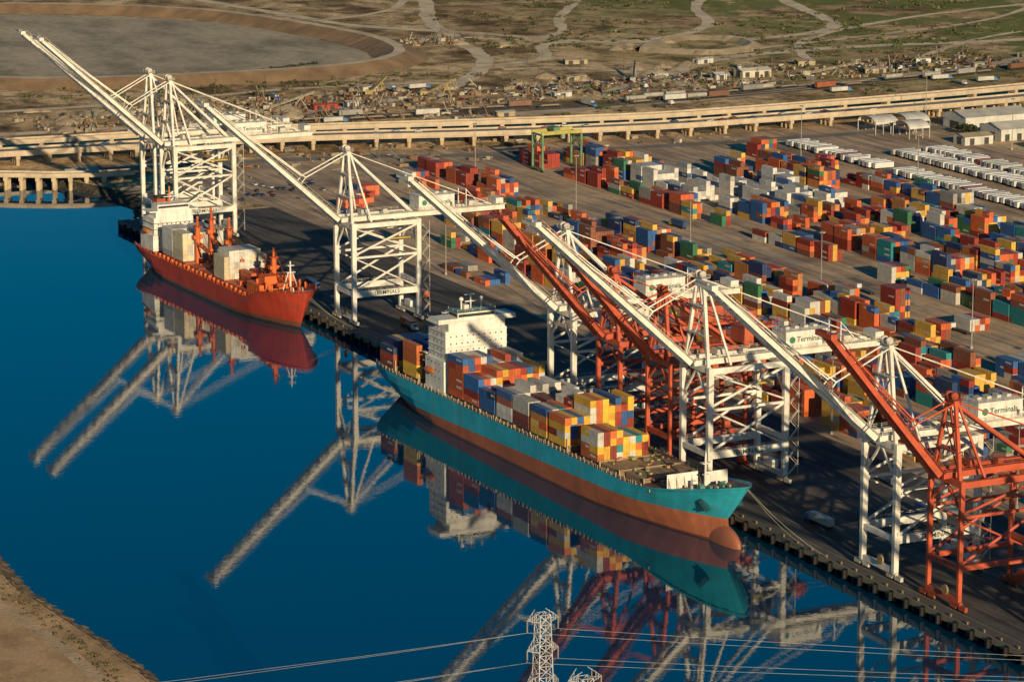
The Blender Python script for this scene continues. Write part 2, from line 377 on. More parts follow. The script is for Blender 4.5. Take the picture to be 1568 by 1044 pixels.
b=MB(); edge=hull(b,L2,B2,dz2,lambda t:3.0+5.6*t,(.03,.43,.56),(.44,.14,.07),6,13,bulb=7.5)
o=b.obj('hull',M_hull,ship)
b=MB(); b.ell((L2-17,0,.2),13,3.0,6.4,(.34,.115,.06),20,16); b.obj('bulbous_bow',M_hull,ship,smooth=True)
b=MB(); DK=(.18,.085,.05)
lo=[(x,-y,z-.9 if x>222 else z-.02) for x,y,z in edge]; hi=[(x,y,z-.9 if x>222 else z-.02) for x,y,z in edge]
for i in range(len(edge)-1): b.poly([lo[i],lo[i+1],hi[i+1],hi[i]],DK)
b.obj('deck',M_ship,ship)
b=MB()
bays=[(6,5),(27,5),(67,5),(80,5),(93,3),(107,5),(120,3),(134,5),(148,5),(172,5),(186,4),(200,4)]
for x0,_ in bays:
    hw=13.2 if x0<195 else 11.5; b.box(x0-.3,x0+12.6,-hw,hw,13,14.7,(.28,.19,.12))
    for yy in range(int(-hw),int(hw),4): b.box(x0+.2,x0+12.2,yy+.4,yy+.6,14.7,14.95,(.46,.33,.2))
    for s in(-1,1):
        b.beam((x0+13.1,s*(hw+.4),13),(x0+13.1,s*(hw+.4),18 if x0<155 else 15.5),.4,.4,(.5,.4,.25))
    b.beam((x0+13.1,-hw,15.2),(x0+13.1,hw,15.2),.5,.3,(.4,.3,.2))
for i in range(2,80):
    x0=4+i*2.9
    if x0>224: break
    for s in(-1,1): b.beam((x0,s*14.5,13),(x0,s*14.5,14.7 if i%2 else 14.2),.22,.22,(.62,.5,.3))
for x0 in(214,219,224): b.box(x0,x0+3,-6,6,dz2(x0/L2)-.6,dz2(x0/L2)+.9,(.3,.22,.15))
rail(b,[(x,-y*.985,z) for x,y,z in edge if x<224],1.2,1,(.6,.55,.42),.09)
rail(b,[(x,y*.985,z) for x,y,z in edge if x<224],1.2,1,(.6,.55,.42),.09)
for i in range(80):
    x0=R.uniform(160,222); yy=R.uniform(-11,11); b.box(x0,x0+R.uniform(.5,2.5),yy,yy+R.uniform(.4,1.6),14.9,15.2+R.random()*.8,(R.uniform(.15,.5),R.uniform(.15,.35),.12))
b.obj('hatches_and_fittings',M_ship,ship)
b=MB()
def rowh(base,var=1,r=R): return lambda i: max(1,base+r.choice([0,0,0,-1])*var)
BR=[((.74,.43,.05),5),((.32,.06,.03),5),((.02,.04,.11),4),((.03,.11,.30),3),((.6,.56,.48),1)]
MIXP=[((.64,.60,.52),3.5),((.78,.45,.05),4),((.62,.12,.035),4),((.03,.13,.36),3.5),((.32,.04,.02),3),((.03,.26,.26),1)]
cblock(b,6,-14,14.8,11,rowh(4),BR); cblock(b,27,-14,14.8,11,rowh(5),YEL)
cblock(b,67,-14,14.8,11,lambda i:R.choice([5,6,6]),MIXP)
cblock(b,80,-14,14.8,11,lambda i:4 if i<3 else R.choice([4,5,5]),MIXP); cblock(b,93,-14,14.8,11,lambda i:R.choice([2,3,3]),BR); cblock(b,107,-14,14.8,11,lambda i:4 if i<3 else R.choice([4,5]),WHITE+[((.36,.1,.05),3)])
cblock(b,120,-14,14.8,11,lambda i:R.choice([3,4]),[((.2,.05,.035),4),((.5,.47,.4),2),((.62,.13,.04),3)]); cblock(b,134,-14,14.8,11,lambda i:R.choice([4,5,6]) if i>3 else 4,PAL)
cblock(b,148,-14,14.8,11,lambda i:4 if i<4 else R.choice([5,6,6]),[((.82,.47,.05),7),((.62,.15,.035),3),((.03,.12,.34),2),((.62,.58,.5),1.5),((.32,.04,.02),2)]); cblock(b,172,-14,14.8,8,lambda i:4 if i<4 else 3,[((.82,.47,.05),6),((.62,.15,.04),3),((.02,.25,.26),1),((.3,.04,.02),2),((.62,.58,.5),2)])
b.obj('deck_containers',M_cont,ship)
W=(.82,.78,.70)
b=MB(); Z=4; ox=-3
def hb(x0,x1,*a): b.box(x0+ox,x1+ox,*a)
hb(50,66,-14.0,14.0,13,26,W); hb(51,65.6,-13,13,26,33.5+Z,W)
for k in range(8):
    z=17.5+k*2.75
    if z<39: hb(50.4,66.2 if z<26 else 65.9,-13.3,13.3,z-.15,z,(.62,.6,.54)) ; windows(b,(66.01 if z+1<25 else 65.61)+ox,-12,12,z+1.1,10,.5,.55)
    for q in range(4): hb(52+q*3.2,52.6+q*3.2,-14.04 if z+1<25 else -13.04,-14 if z+1<25 else -13,z+1.1,z+1.7,(.03,.03,.03))
hb(54,66.2,-12,12,33.5+Z,36.8+Z,W); hb(56,66.8,-16.5,16.5,36.8+Z,37.4+Z,W); hb(57.5,66.5,-16.3,-8,37.4+Z,38.5+Z,W);hb(57.5,66.5,8,16.3,37.4+Z,38.5+Z,W)
hb(58,66,-8,8,37.4+Z,40.4+Z,W); hb(66,66.05,-7.6,7.6,38.7+Z,39.8+Z,(.02,.03,.035)); hb(58.5,65.5,-8.04,-8,38.7+Z,39.8+Z,(.02,.03,.035)); hb(57.4,66.4,-8.4,8.4,40.4+Z,40.7+Z,(.1,.22,.2))
rail(b,[(58+ox,-8,40.7+Z),(66+ox,-8,40.7+Z),(66+ox,8,40.7+Z),(58+ox,8,40.7+Z)],1.1)
rail(b,[(57+ox,-16.4,38.5+Z),(66.6+ox,-16.4,38.5+Z)],.6); rail(b,[(66.1+ox,-13.8,26),(66.1+ox,13.8,26)])
for yy in(-4,0,4.5): b.cyl((61+ox,yy,40.7+Z),(61+ox,yy,(46 if yy==0 else 44)+Z),.3,W,6)
hb(60.6,61.4,-2.5,2.5,43.4+Z,43.8+Z,W); b.ell((61+ox,-4,44.6+Z),.9,.9,.9,W); b.ell((61+ox,4.5,44.6+Z),.7,.7,.7,W); hb(59,60.2,-2,2,45.8+Z,46.1+Z,W); hb(59,62,-3.2,-1.2,40.7+Z,42.4+Z,W)
hb(43,49.5,-5,5,13,33,(.05,.28,.34)); hb(43.5,49,-4.5,4.5,33,36,(.02,.02,.02)); [b.cyl((44.5+k*2+ox,0,36),(44.5+k*2+ox,0,38.5),.5,(.02,.02,.02)) for k in range(3)]
for s in(-1,1):
    for dk in range(3): hb(47,50,s*13.0-.8,s*13.0+.8,20+dk*3.2,20.2+dk*3.2,W)
    b.ell((55+ox,s*15.0,21),4,1.2,1.2,(.6,.16,.03))
b.obj('superstructure',M_ship,ship)
b=MB(); fx=228; fd=dz2(fx/L2)
b.beam((fx,-11.5,fd+2.4),(fx,0.5,fd+2.4),.3,5.4,W); b.beam((fx+2,2.4,fd+2.6),(fx+2,11,fd+2.6),.3,4.8,W)
for yy in range(-11,11,3): b.beam((fx+.2,yy,fd+4),(fx+2.2,yy,fd-.3),.2,.3,(.6,.5,.4))
mz=dz2((fx+6)/L2)
b.cyl((fx+6,0,mz-1),(fx+6,0,mz+12),.5,W,8,.3); b.box(fx+5,fx+7,-1.6,1.6,mz+8,mz+8.3,W); b.box(fx+5.2,fx+6.8,-1,1,mz+4,mz+4.2,W); b.cyl((fx+6,0,mz+12),(fx+6,0,mz+15),.1,W,5)
for s in(-1,1): b.cyl((fx+10,s*3.0,mz+.9),(fx+10,s*5.0,mz+.9),1.3,(.10,.25,.22),10); b.box(fx+12,fx+14.5,s*2.5-.8,s*2.5+.8,mz-.2,mz+2.2,(.1,.25,.22)); b.cyl((fx+18,s*2.4,mz+.6),(fx+18,s*2.4,mz+3.2),.4,(.4,.38,.3),8); b.cyl((fx+8,s*6.5,mz-.4),(fx+8,s*6.5,mz+1.6),.5,(.5,.48,.4),8)
b.box(fx+3,fx+4.6,-4,-2.4,mz-1,mz+1.8,W)
for s in(-1,1):
    b.beam((244,s*7.6,15.0),(246.5,s*6.2,11.6),1.8,1.4,(.02,.09,.11)); b.beam((246.2,s*6.7,12.2),(244.4,s*7.7,11.8),.7,.7,(.03,.03,.03))
b.obj('forecastle_gear',M_ship,ship)
b=MB()
for a,q in (((257,2,20.5),(292,12,4.6)),((256,3,20.5),(287,12.3,4.6)),((252,5,19.5),(276,12.5,4.6)),((3,5,13),(-14,19,4.6)),((2,8,13),(-20,19,4.6))): cable(b,a,q,1.5)
b.obj('mooring_lines',M_ship,ship)
# --- red ship
ship=empty('cargo_ship',(-166,-11.6,0),math.radians(1.6))
L1,B1=176,25
dz1=lambda t: 9.5+(5.5*min(1,((t-.80)/.06)) if t>.80 else 0)+(2*max(0,(t-.86)/.14))+(1.0 if t<.13 else 0)
b=MB(); hull(b,L1,B1,dz1,lambda t:1.2+1.5*t,(.52,.06,.03),(.2,.09,.055),6,8)
ts_edge=hull(MB(),L1,B1,dz1,lambda t:2,(0,0,0),(0,0,0),6,8)
b.obj('hull',M_hull,ship)
RD=(.45,.07,.025); RO=(.74,.15,.03)
b=MB()
for i in range(len(ts_edge)-1):
    a,c=ts_edge[i],ts_edge[i+1]; dzz=-.9 if a[0]>140 else -.05
    b.poly([(a[0],-a[1],a[2]+dzz),(c[0],-c[1],c[2]+dzz),(c[0],c[1],c[2]+dzz),(a[0],a[1],a[2]+dzz)],(.46,.085,.04))
rail(b,[(x,-y*.98,z) for x,y,z in ts_edge],1.1,1,RO,.1); rail(b,[(x,y*.98,z) for x,y,z in ts_edge],1.1,1,RO,.1)
for x0 in(36,50,66,80,96,110,124): b.box(x0,x0+12.4,-10.5,10.5,9.5,11.6,(.42,.09,.045))
for x0 in range(28,138,5):
    for s in(-1,1): b.box(x0,x0+1.2,s*11.6-.5,s*11.6+.5,9.5,10.9+R.random(),RO)
for i in range(60): x0=R.uniform(62,134); yy=R.uniform(-10,9); b.box(x0,x0+R.uniform(.5,3),yy,yy+R.uniform(.4,1.8),11.6,12+R.random()*1.6,R.choice([RO,RD,(.3,.28,.25),(.5,.35,.1)]))
b.obj('deck',M_ship,ship)
b=MB()
for x0,h in((34,5),(47,5),(96,5)): cblock(b,x0,-10.3,11.7,8,rowh(h),WHITE[:2]+[((.72,.6,.38),5),((.3,.3,.3),.6)])
cblock(b,112,-4,11.7,5,rowh(2),PAL+[((.5,.5,.46),8)]); cblock(b,74,2,11.7,3,rowh(2),PAL)
b.obj('deck_containers',M_cont,ship)
b=MB()
b.box(8,24,-11,11,10.5,18,W); b.box(9,23,-10,10,18,26,W); b.box(12,23.2,-9,9,26,29,W); b.box(14,23.6,-12.3,12.3,29,29.5,W); b.box(15,23,-8,8,29.5,32.3,W); b.box(23,23.05,-7.6,7.6,30.6,31.6,(.02,.03,.03))
for k in range(4): windows(b,23.01 if k>1 else 24.01,-9,9,13.6+k*2.7 if k<2 else 14+k*2.9,8,.6,.6); b.box(8.8,24.2,-10.6,10.6,14.9+k*2.9,15.05+k*2.9,(.6,.57,.5))
rail(b,[(15,-8,32.3),(23,-8,32.3),(23,8,32.3)],1.1); b.cyl((18,0,32.3),(18,0,40),.4,(.6,.2,.05),6); b.box(17.4,18.6,-3,3,35,35.3,W); b.box(5,11,-3.5,3.5,10.5,33,(.55,.09,.03)); b.box(5.2,10.8,-3.3,3.3,33,34,(.03,.03,.03))
rail(b,[(24,-11,18),(24,11,18)])
for s in(-1,1): b.ell((16,s*11.6,19.5),3.8,1.2,1.2,(.65,.18,.03))
b.obj('superstructure',M_ship,ship)
b=MB()
for x0,h,yy in((62,30,3),(62,26,-4),(90,30,0),(128,18,2),(140,24,0)):
    b.beam((x0,yy,9.5),(x0,yy,9.5+h*.72),2.0,2.2,RO,(1,0,0),1.6,1.8); b.box(x0-1.3,x0+1.3,yy-2.2,yy+2.2,9.5+h*.5,9.5+h*.56,RO); b.beam((x0,yy,9.5+h*.72),(x0,yy,9.5+h*.9),.9,.9,RO); b.box(x0-1.4,x0+1.4,yy-1.6,yy+1.6,9.5+h*.70,9.5+h*.73,RD)
    b.beam((x0+1.2,yy-.8,9.5+h*.42),(x0+20,yy-2.6,12.5+h*.25),.5,.9,RO); b.beam((x0+1.2,yy+.8,9.5+h*.42),(x0+20,yy-1.4,12.5+h*.25),.5,.9,RO)
    for tt in(.25,.5,.75): b.beam((lerp(x0+1.2,x0+20,tt),lerp(yy-.8,yy-2.6,tt),lerp(9.5+h*.42,12.5+h*.25,tt)),(lerp(x0+1.2,x0+20,tt),lerp(yy+.8,yy-1.4,tt),lerp(9.5+h*.42,12.5+h*.25,tt)),.3,.5,RO)
    cable(b,(x0,yy,9.5+h*.88),(x0+20,yy-2,12.8+h*.25),0,.08,2,RD)
b.box(133,147,-10,10,9.6,16,RO); b.box(139,146,-7,7,16,19.5,RO); b.box(147,147.05,-8,8,12.8,13.6,(.03,.02,.02))
b.cyl((158,0,15),(158,0,28),.5,W,8,.3); b.cyl((158,-3.5,15.5),(158,-1,23),.25,W,6); b.cyl((158,3.5,15.5),(158,1,23),.25,W,6); b.box(157,159,-2,2,23,23.3,W); b.box(157,159,-1.5,1.5,26,26.3,W)
for s in(-1,1): b.cyl((154,s*2.5,17),(154,s*4.8,17),1.1,RD,10); b.box(162,164,s*2-.7,s*2+.7,16,17.6,RO); b.cyl((166,s*2.2,16),(166,s*2.2,17.6),.3,W,6)
for x0 in(140,150,156):
    for s in(-1,1): b.cyl((x0,s*8,15),(x0,s*8,17.8),.5,RO,8)
b.obj('cranes_and_forecastle_gear',M_ship,ship)
b=MB()
for a,q in (((172,1,15),(196,12,4.6)),((170,3,15),(190,12,4.6))): cable(b,a,q,1.2)
b.obj('mooring_lines',M_ship,ship)
# ------------------------------------------------------------------ gantry cranes
def text(s,size,parent,loc):
    cu=D.curves.new('sign_text','FONT'); cu.body=s; cu.size=size; cu.extrude=.02; cu.offset=.03; cu.align_x='CENTER'; cu.align_y='CENTER'
    cu.materials.append(M_text); o=D.objects.new('sign_text',cu); S.collection.objects.link(o); o.parent=parent; o.location=loc; o.rotation_euler=(math.pi/2,0,math.pi/2); return o
crane_cache={}
def crane_mesh(red,k):
    bb=MB(); c=(.56,.10,.045) if red else (.80,.75,.65); cd=(.38,.07,.03) if red else (.6,.55,.46)
    hz=(41 if red else 44.5)*k; ah=(64 if red else 74)*k; hw=8.5 if red else 9.5; y0,y1=9,39.5; yb=70 if red else 84
    lw=1.3 if red else 1.75; gx=2.4 if red else 3.1; pz=13.5*k; mz=29.5*k
    for s in(-1,1):
        X=s*hw
        bb.beam((X,y0,2.5),(X,y0,hz),lw*.85,lw,c,(1,0,0),lw*1.1,lw*1.15); bb.beam((X,y1,2.5),(X,y1,hz),lw*.85,lw,c,(1,0,0),lw*1.1,lw*1.15)
        bb.beam((X,y0,pz),(X,y1,pz),1.3,2.6 if not red else 1.6,c); bb.beam((X,y0,hz-1.2),(X,y1,hz-1.2),1.3,2,c)
        bb.beam((X,y0,mz),(X,y1,mz),.8,.9,c)
        for z0,z1 in((pz,mz),(mz,hz-2)):
            bb.cyl((X,y0,z0+1),(X,y1,z1),.5,c,6)
            if not red or z0==pz: bb.cyl((X,y1,z0+1),(X,y0,z1),.34,c,6)
        rail(bb,[(X+s*1.1,y0,pz+1.4),(X+s*1.1,y1,pz+1.4)],1.1,1,cd,.08)
        yt=10; bb.beam((s*hw*.85,y0,hz),(s*2.2,yt,ah),1.1,1.1,c,(1,0,0)); bb.beam((s*hw*.85,y0+9,hz),(s*2.2,yt+.8,ah),.7,.7,c,(1,0,0))
        bb.beam((s*gx,y1,hz+2),(s*2.2,yt,ah),.7,.9,c,(1,0,0)); bb.cyl((s*gx,yb-6,hz+2.4),(s*2.2,yt,ah+.5),.22,c,6)
        bb.beam((s*gx,y0-3,hz+1),(s*gx,yb,hz+1),1.1,2.4,c)
        rail(bb,[(s*(gx+1.8),y0-3,hz+2.2),(s*(gx+1.8),yb,hz+2.2)],1.2,1,cd,.09); bb.beam((s*(gx+1.2),y0-3,hz+2.1),(s*(gx+1.2),yb,hz+2.1),1.3,.12,cd)
    for Y in(y0,y1):
        bb.beam((-hw,Y,3.2),(hw,Y,3.2),1.3,1.9,c); bb.beam((-hw,Y,pz+ (3 if Y==y1 else 0)),(hw,Y,pz+(3 if Y==y1 else 0)),1.2,1.8,c); bb.beam((-hw,Y,hz-1),(hw,Y,hz-1),1.5,2.2,c)
        for s in(-1,1):
            bb.beam((s*hw,Y,mz+2),(0,Y,hz-2),.7,.7,c)
            X=s*hw; bb.beam((X-4.2,Y,1.7),(X+4.2,Y,1.7),1.0,.9,cd); bb.beam((X-1.2,Y,2.4),(X+1.2,Y,2.4),1.2,1.2,cd)
            for w in(-3.6,-2.4,-1.2,1.2,2.4,3.6):
                bb.box(X+w-.5,X+w+.5,Y-.6,Y+.6,.7,1.5,cd); bb.cyl((X+w,Y-.3,.45),(X+w,Y+.3,.45),.42,(.04,.04,.04),10)
    Y=y0-2
    while Y<yb+.1: bb.beam((-gx,Y,hz+.6),(gx,Y,hz+.6),.5,.7,c); Y+=7.8
    for Y in range(int(y1),int(yb)-6,8): bb.beam((-gx,Y,hz+1.4),(gx,Y+8,hz+1.4),.25,.25,cd); bb.beam((gx,Y,hz+1.4),(-gx,Y+8,hz+1.4),.25,.25,cd)
    bb.box(-gx-2,gx+2,yb-3,yb,hz+2.3,hz+2.6,cd); bb.box(-gx-1,gx+1,yb-4.5,yb-1,hz+2.6,hz+5,c)
    bb.beam((-2.8,10,ah),(2.8,10,ah),1.6,1.8,c); bb.box(-3.6,3.6,8.6,11.8,ah+.9,ah+1.1,cd); rail(bb,[(-3.6,8.6,ah+1.1),(3.6,8.6,ah+1.1),(3.6,11.8,ah+1.1),(-3.6,11.8,ah+1.1),(-3.6,8.6,ah+1.1)],1.1,1,cd,.1)
    for s in(-1,1): bb.cyl((s*1.5-.3,10,ah+2),(s*1.5+.3,10,ah+2),1.3,cd,12)
    for fr in(.35,.68):
        z=lerp(hz,ah,fr); w=lerp(hw*.85,2.2,fr); bb.beam((-w,lerp(y0,10,fr),z),(w,lerp(y0,10,fr),z),.6,.7,c)
        bb.box(-w-1,w+1,lerp(y0,10,fr)-1.4,lerp(y0,10,fr)+1.4,z+.4,z+.5,cd); rail(bb,[(-w-1,lerp(y0,10,fr)-1.4,z+.5),(w+1,lerp(y0,10,fr)-1.4,z+.5)],1.1,1,cd,.08)
    bb.beam((-hw*.85,y0,hz),(2.6,10,lerp(hz,ah,.68)),.35,.35,c); bb.beam((hw*.85,y0,hz),(-2.6,10,lerp(hz,ah,.68)),.35,.35,c)
    hy0,hy1=(41,54) if red else (42,59); hc=(.52,.12,.06) if red else (.82,.77,.68); hh=5.6
    bb.box(-5.6,5.6,hy0-.8,hy1+2.5,hz+2.4,hz+2.8,cd); bb.box(-4.9,4.9,hy0,hy1,hz+2.8,hz+2.8+hh,hc); bb.box(-5.1,5.1,hy0-.2,hy1+.2,hz+2.8+hh,hz+3.1+hh,tuple(v*.92 for v in hc))
    for q in range(4): bb.box(-1.5,1.2,hy0+2+q*3.8,hy0+3.6+q*3.8,hz+3.1+hh,hz+4+hh,cd)
    for q in range(8): bb.box(4.9,4.93,hy0+.5+q*2,hy0+.58+q*2,hz+2.9,hz+2.7+hh,tuple(v*.8 for v in hc))
    bb.box(4.9,4.94,hy1-2.2,hy1-1.1,hz+3,hz+5.2,(.12,.13,.12)); rail(bb,[(5.5,hy0-.8,hz+2.8),(5.5,hy1+2.4,hz+2.8)],1.1,1,cd,.09); rail(bb,[(-5,hy0,hz+3.1+hh),(5,hy0,hz+3.1+hh),(5,hy1,hz+3.1+hh)],1.0,1,cd,.08)
    bb.beam((-4,hy1+6,hz+2.4),(-4,hy1+6,hz+10),.35,.35,c); bb.beam((4,hy1+6,hz+2.4),(4,hy1+6,hz+10),.35,.35,c); bb.beam((-4,hy1+6,hz+10),(4,hy1+6,hz+10),.4,.5,c); bb.beam((4,hy1+6,hz+10),(4,hy1+13,hz+2.4),.25,.25,c)
    bb.box(-2,3,hy1+8,hy1+12,hz+2.4,hz+4.6,cd); bb.box(-2.5,2,16,20,hz+2.4,hz+4.4,cd); bb.box(0,2.6,26,28,hz+2.4,hz+4,cd)
    bb.box(-gx+.8,gx-.8,31,37,hz-.9,hz+1.8,cd); bb.box(1.2,3.4,27.5,30.5,hz-4.3,hz-1.4,c); bb.box(1.3,3.3,27.2,27.5,hz-4.1,hz-1.9,(.03,.05,.06)); bb.box(3.4,3.44,27.8,30,hz-3.8,hz-2,(.03,.05,.06))
    for s in(-1,1): bb.cyl((s*1.2,34,hz-1),(s*1.2,34,hz-9),.06,(.05,.05,.05),4)
    bb.box(-1.2,1.2,28,40,hz-9.8,hz-9.2,(.5,.35,.05) if not red else (.45,.1,.04))
    hp=Vector((0,y0-4,hz+1)); tip=Vector((0,-35,89*k)) if red else Vector((0,-55,99.0*(k*.6+.4))); d=tip-hp; L=d.length; u=d.normalized(); nn=Vector((0,-u.z,u.y))
    if nn.z<0: nn=-nn
    for s in(-1,1):
        a=hp+Vector((s*gx,0,0)); q=tip+Vector((s*gx,0,0)); bb.beam(a,q,1.0,2.2,c,(1,0,0),.9,1.4)
        a2=a+Vector((s*1.7,0,0))+nn*1.0; q2=q+Vector((s*1.7,0,0))+nn*.8
        bb.beam(a2,q2,1.1,.12,cd,(1,0,0)); bb.beam(a2+nn*1.2,q2+nn*1.2,.1,.1,cd); n=int(L/3)
        for i in range(n): p0=a2.lerp(q2,i/n); bb.beam(p0,p0+nn*1.2,.09,.09,cd)
        f0=hp+u*(L*.30)+Vector((s*gx*.8,0,0))+nn*1.6; f1=hp+u*(L*.62)+Vector((s*gx*.8,0,0))+nn*2.6
        bb.beam((s*2.2,10,ah),f0+nn*3,.35,.45,c,(1,0,0)); bb.beam(f0+nn*3,f1,.35,.45,c,(1,0,0)); bb.beam(f1,hp+u*(L*.95)+Vector((s*gx*.8,0,0))+nn*1.4,.3,.4,c,(1,0,0))
        bb.beam(f0-nn*1.5,f0+nn*3,.4,.4,c)
    n=int(L/6)
    for i in range(n+1):
        p0=hp+u*(L*i/n); bb.beam(p0+Vector((-gx,0,0)),p0+Vector((gx,0,0)),.5,.6,c)
        if i<n:
            p1=hp+u*(L*(i+1)/n); bb.beam(p0+Vector((-gx,0,0))+nn*.5,p1+Vector((gx,0,0))+nn*.5,.22,.22,cd)
    tb=tip+u*.5; bb.beam(tb+Vector((-gx-2.2,0,0)),tb+Vector((gx+2.2,0,0)),2.2,1.6,c); bb.beam(tb+u*1.5+Vector((-gx,0,0)),tb+u*1.5+Vector((gx,0,0)),.5,.5,cd)
    z=3.5; i=0; X=hw+1.0
    while z<hz-4:
        ya,yb2=(y1+1.2,y1+4.4) if i%2==0 else (y1+4.4,y1+1.2)
        bb.beam((X,ya,z),(X,yb2,z+3.2),.8,.15,cd); bb.box(X-.6,X+.6,yb2-.6,yb2+.6,z+3.15,z+3.3,cd); bb.beam((X+.5,ya,z+1),(X+.5,yb2,z+4.2),.07,.07,cd)
        z+=3.2;i+=1
    for yy in(y1+.9,y1+4.8): bb.beam((X,yy,3),(X,yy,hz-1),.18,.18,cd)
    bb.box(-3,3,y1-1.2,y1+1.4,4.3,7,c); bb.cyl((hw*.3,y0-.9,5.5),(hw*.3,y0-1.5,5.5),1.6,(.3,.22,.1),16)
    return bb.mesh('crane_structure',M_crane),hz,pz
def crane(x,red=False,k=1.0):
    key=(red,k)
    if key not in crane_cache: crane_cache[key]=crane_mesh(red,k)
    me,hz,pz=crane_cache[key]
    root=empty('red_gantry_crane' if red else 'white_gantry_crane',(x,0,4.02))
    add('crane_structure',me,root)
    if not red:
        text('TERMINALS',2.4,root,(10.2,24,pz)); text('Terminals',2.7,root,(4.96,51.8,hz+5.6))
        e=MB(); e.cyl((4.95,44.6,hz+5.6),(5.02,44.6,hz+5.6),1.2,(.05,.22,.12),14); e.obj('house_emblem',M_ship,root)
for x,k in((-231,1.05),(-203,1.05),(15,1),(221,1),(324,1),(443,1),(640,1),(720,1)): crane(x,False,k)  # last two stand out of view, added to throw shadow streaks on the apron
for x in(259,297,480,590): crane(x,True)  # last red one is also out of view, added for its shadow
# ------------------------------------------------------------------ container yard
strips=[(97,5,-75),(122,5,-130),(148,6,-230),(176,5,-300),(203,5,-335),(266,5,-335),(291,6,-330),(317,6,-290),(343,5,-250),(368,5,-280),(393,5,-300)]
def zone(x,y):
    if -250<x<-140 and 285<y<345: return WHITE
    if x<-240 and y<285: return REDS
    q=noise.noise(Vector((x*.02,y*.02,9)))
    if q>.14: return [(c,w*(4 if i in(0,1,6,10) else 1)) for i,(c,w) in enumerate(PAL)]
    if q<-.22: return [(c,w*(3 if i in(4,3,2) else 1)) for i,(c,w) in enumerate(PAL)]
    if 200<x and y<130: return YEL
    return PAL
for y,nc,xs in strips:
    x=xs
    while x<620:
        bb=MB(); pal=zone(x,y); r0=R.choice([.35,.6,.75])
        for q in range(R.choice([1,2,2])):
            dens=noise.noise(Vector((x*.017,y*.035,3)))+.25*noise.noise(Vector((x*.06,y*.1,5)))
            if dens>-.24:
                base=2+(1 if dens>-.12 else 0)+(1 if dens>.08 else 0); nn=nc if R.random()<.7 else R.randint(2,nc)
                if y<130 and x<200: base=max(1,base-1)
                j=R.uniform(-.3,.3); cblock(bb,x,y+j,4.02,nn,lambda i:max(0,base+R.choice([0,0,0,0,-1,1,-2])),pal,run=r0)
            x+=13.0
        if bb.v: bb.obj('shipping_container_stack',M_cont)
        x+=R.choice([1,2,7,12])
for x,y,n,h in((103,226,3,5),(140,240,4,2),(60,215,3,3)):
    bb=MB(); cblock(bb,x,y,4.02,n,h,PAL); bb.obj('shipping_container_stack',M_cont)
for x,y in((-265,128),(-250,118),(-285,140),(-220,104)):
    bb=MB(); cblock(bb,x,y,4.02,5,rowh(2),REDS); bb.obj('shipping_container_stack',M_cont)
def trailer(bb,x,y,c,ln=14.5):
    bb.box(x,x+2.6,y,y+ln,5.1,8.0,c,tuple(min(1,v*1.05) for v in c)); bb.box(x+.6,x+2,y+1,y+ln-1,4.7,5.1,(.05,.05,.05))
    for yy in(y+1.4,y+2.7): bb.cyl((x+.05,yy,4.52),(x+2.55,yy,4.52),.5,(.02,.02,.02),8)
    bb.box(x+.5,x+.8,y+ln-3,y+ln-2.8,4,5,(.1,.1,.1)); bb.box(x+1.8,x+2.1,y+ln-3,y+ln-2.8,4,5,(.1,.1,.1))
for y,x0,x1 in((430,-318,420),(466,-262,420),(488,-262,420),(522,-150,420)):
    bb=MB(); x=x0
    while x<x1:
        if R.random()<(.93 if noise.noise(Vector((x*.03,y,0)))>-.45 else .2): trailer(bb,x,y+R.uniform(-.8,.8),pick([((.7,.68,.64),9),((.5,.48,.44),4),((.3,.08,.05),.4)]),R.choice([14.5,14.5,12.2]))
        x+=4.6
    bb.obj('semi_trailer_row',M_veh)
# ------------------------------------------------------------------ vehicles
def car_mesh(c):
    bb=MB(); sec=[(-2.2,.45,.75),(-2.1,.45,1.0),(-1.2,.45,1.05),(-.75,.45,1.5),(.6,.45,1.5),(1.2,.45,1.02),(2.1,.45,.9),(2.2,.45,.7)]
    for i in range(len(sec)-1):
        a,c2=sec[i],sec[i+1]; w=.88; gl=(i in(2,4)); wt=w if a[2]<1.2 else .72; wt2=w if c2[2]<1.2 else .72
        bb.poly([(a[0],-wt,a[2]),(c2[0],-wt2,c2[2]),(c2[0],wt2,c2[2]),(a[0],wt,a[2])],(.02,.025,.03) if gl else c)
        for s in(-1,1):
            m1=min(a[2],1.03);m2=min(c2[2],1.03)
            q=[(a[0],s*w,.4),(c2[0],s*w,.4),(c2[0],s*w,m2),(a[0],s*w,m1)]; bb.poly(q,c)
            if a[2]>1.1 or c2[2]>1.1: bb.poly([(a[0],s*w,m1),(c2[0],s*w,m2),(c2[0],s*wt2,c2[2]),(a[0],s*wt,a[2])],(.02,.025,.03))
    bb.poly([(-2.2,-.88,.4),(-2.2,.88,.4),(-2.2,.88,.75),(-2.2,-.88,.75)],c); bb.poly([(2.2,-.88,.4),(2.2,.88,.4),(2.2,.88,.7),(2.2,-.88,.7)],c)
    for X in(-1.35,1.35):
        for s in(-1,1): bb.cyl((X,s*.9,.33),(X,s*.68,.33),.33,(.015,.015,.015),10)
    return bb.mesh('car_body',M_veh)
cars=[car_mesh(c) for c in((.6,.6,.58),(.05,.05,.06),(.3,.3,.31),(.25,.04,.03),(.04,.08,.2),(.65,.63,.6))]
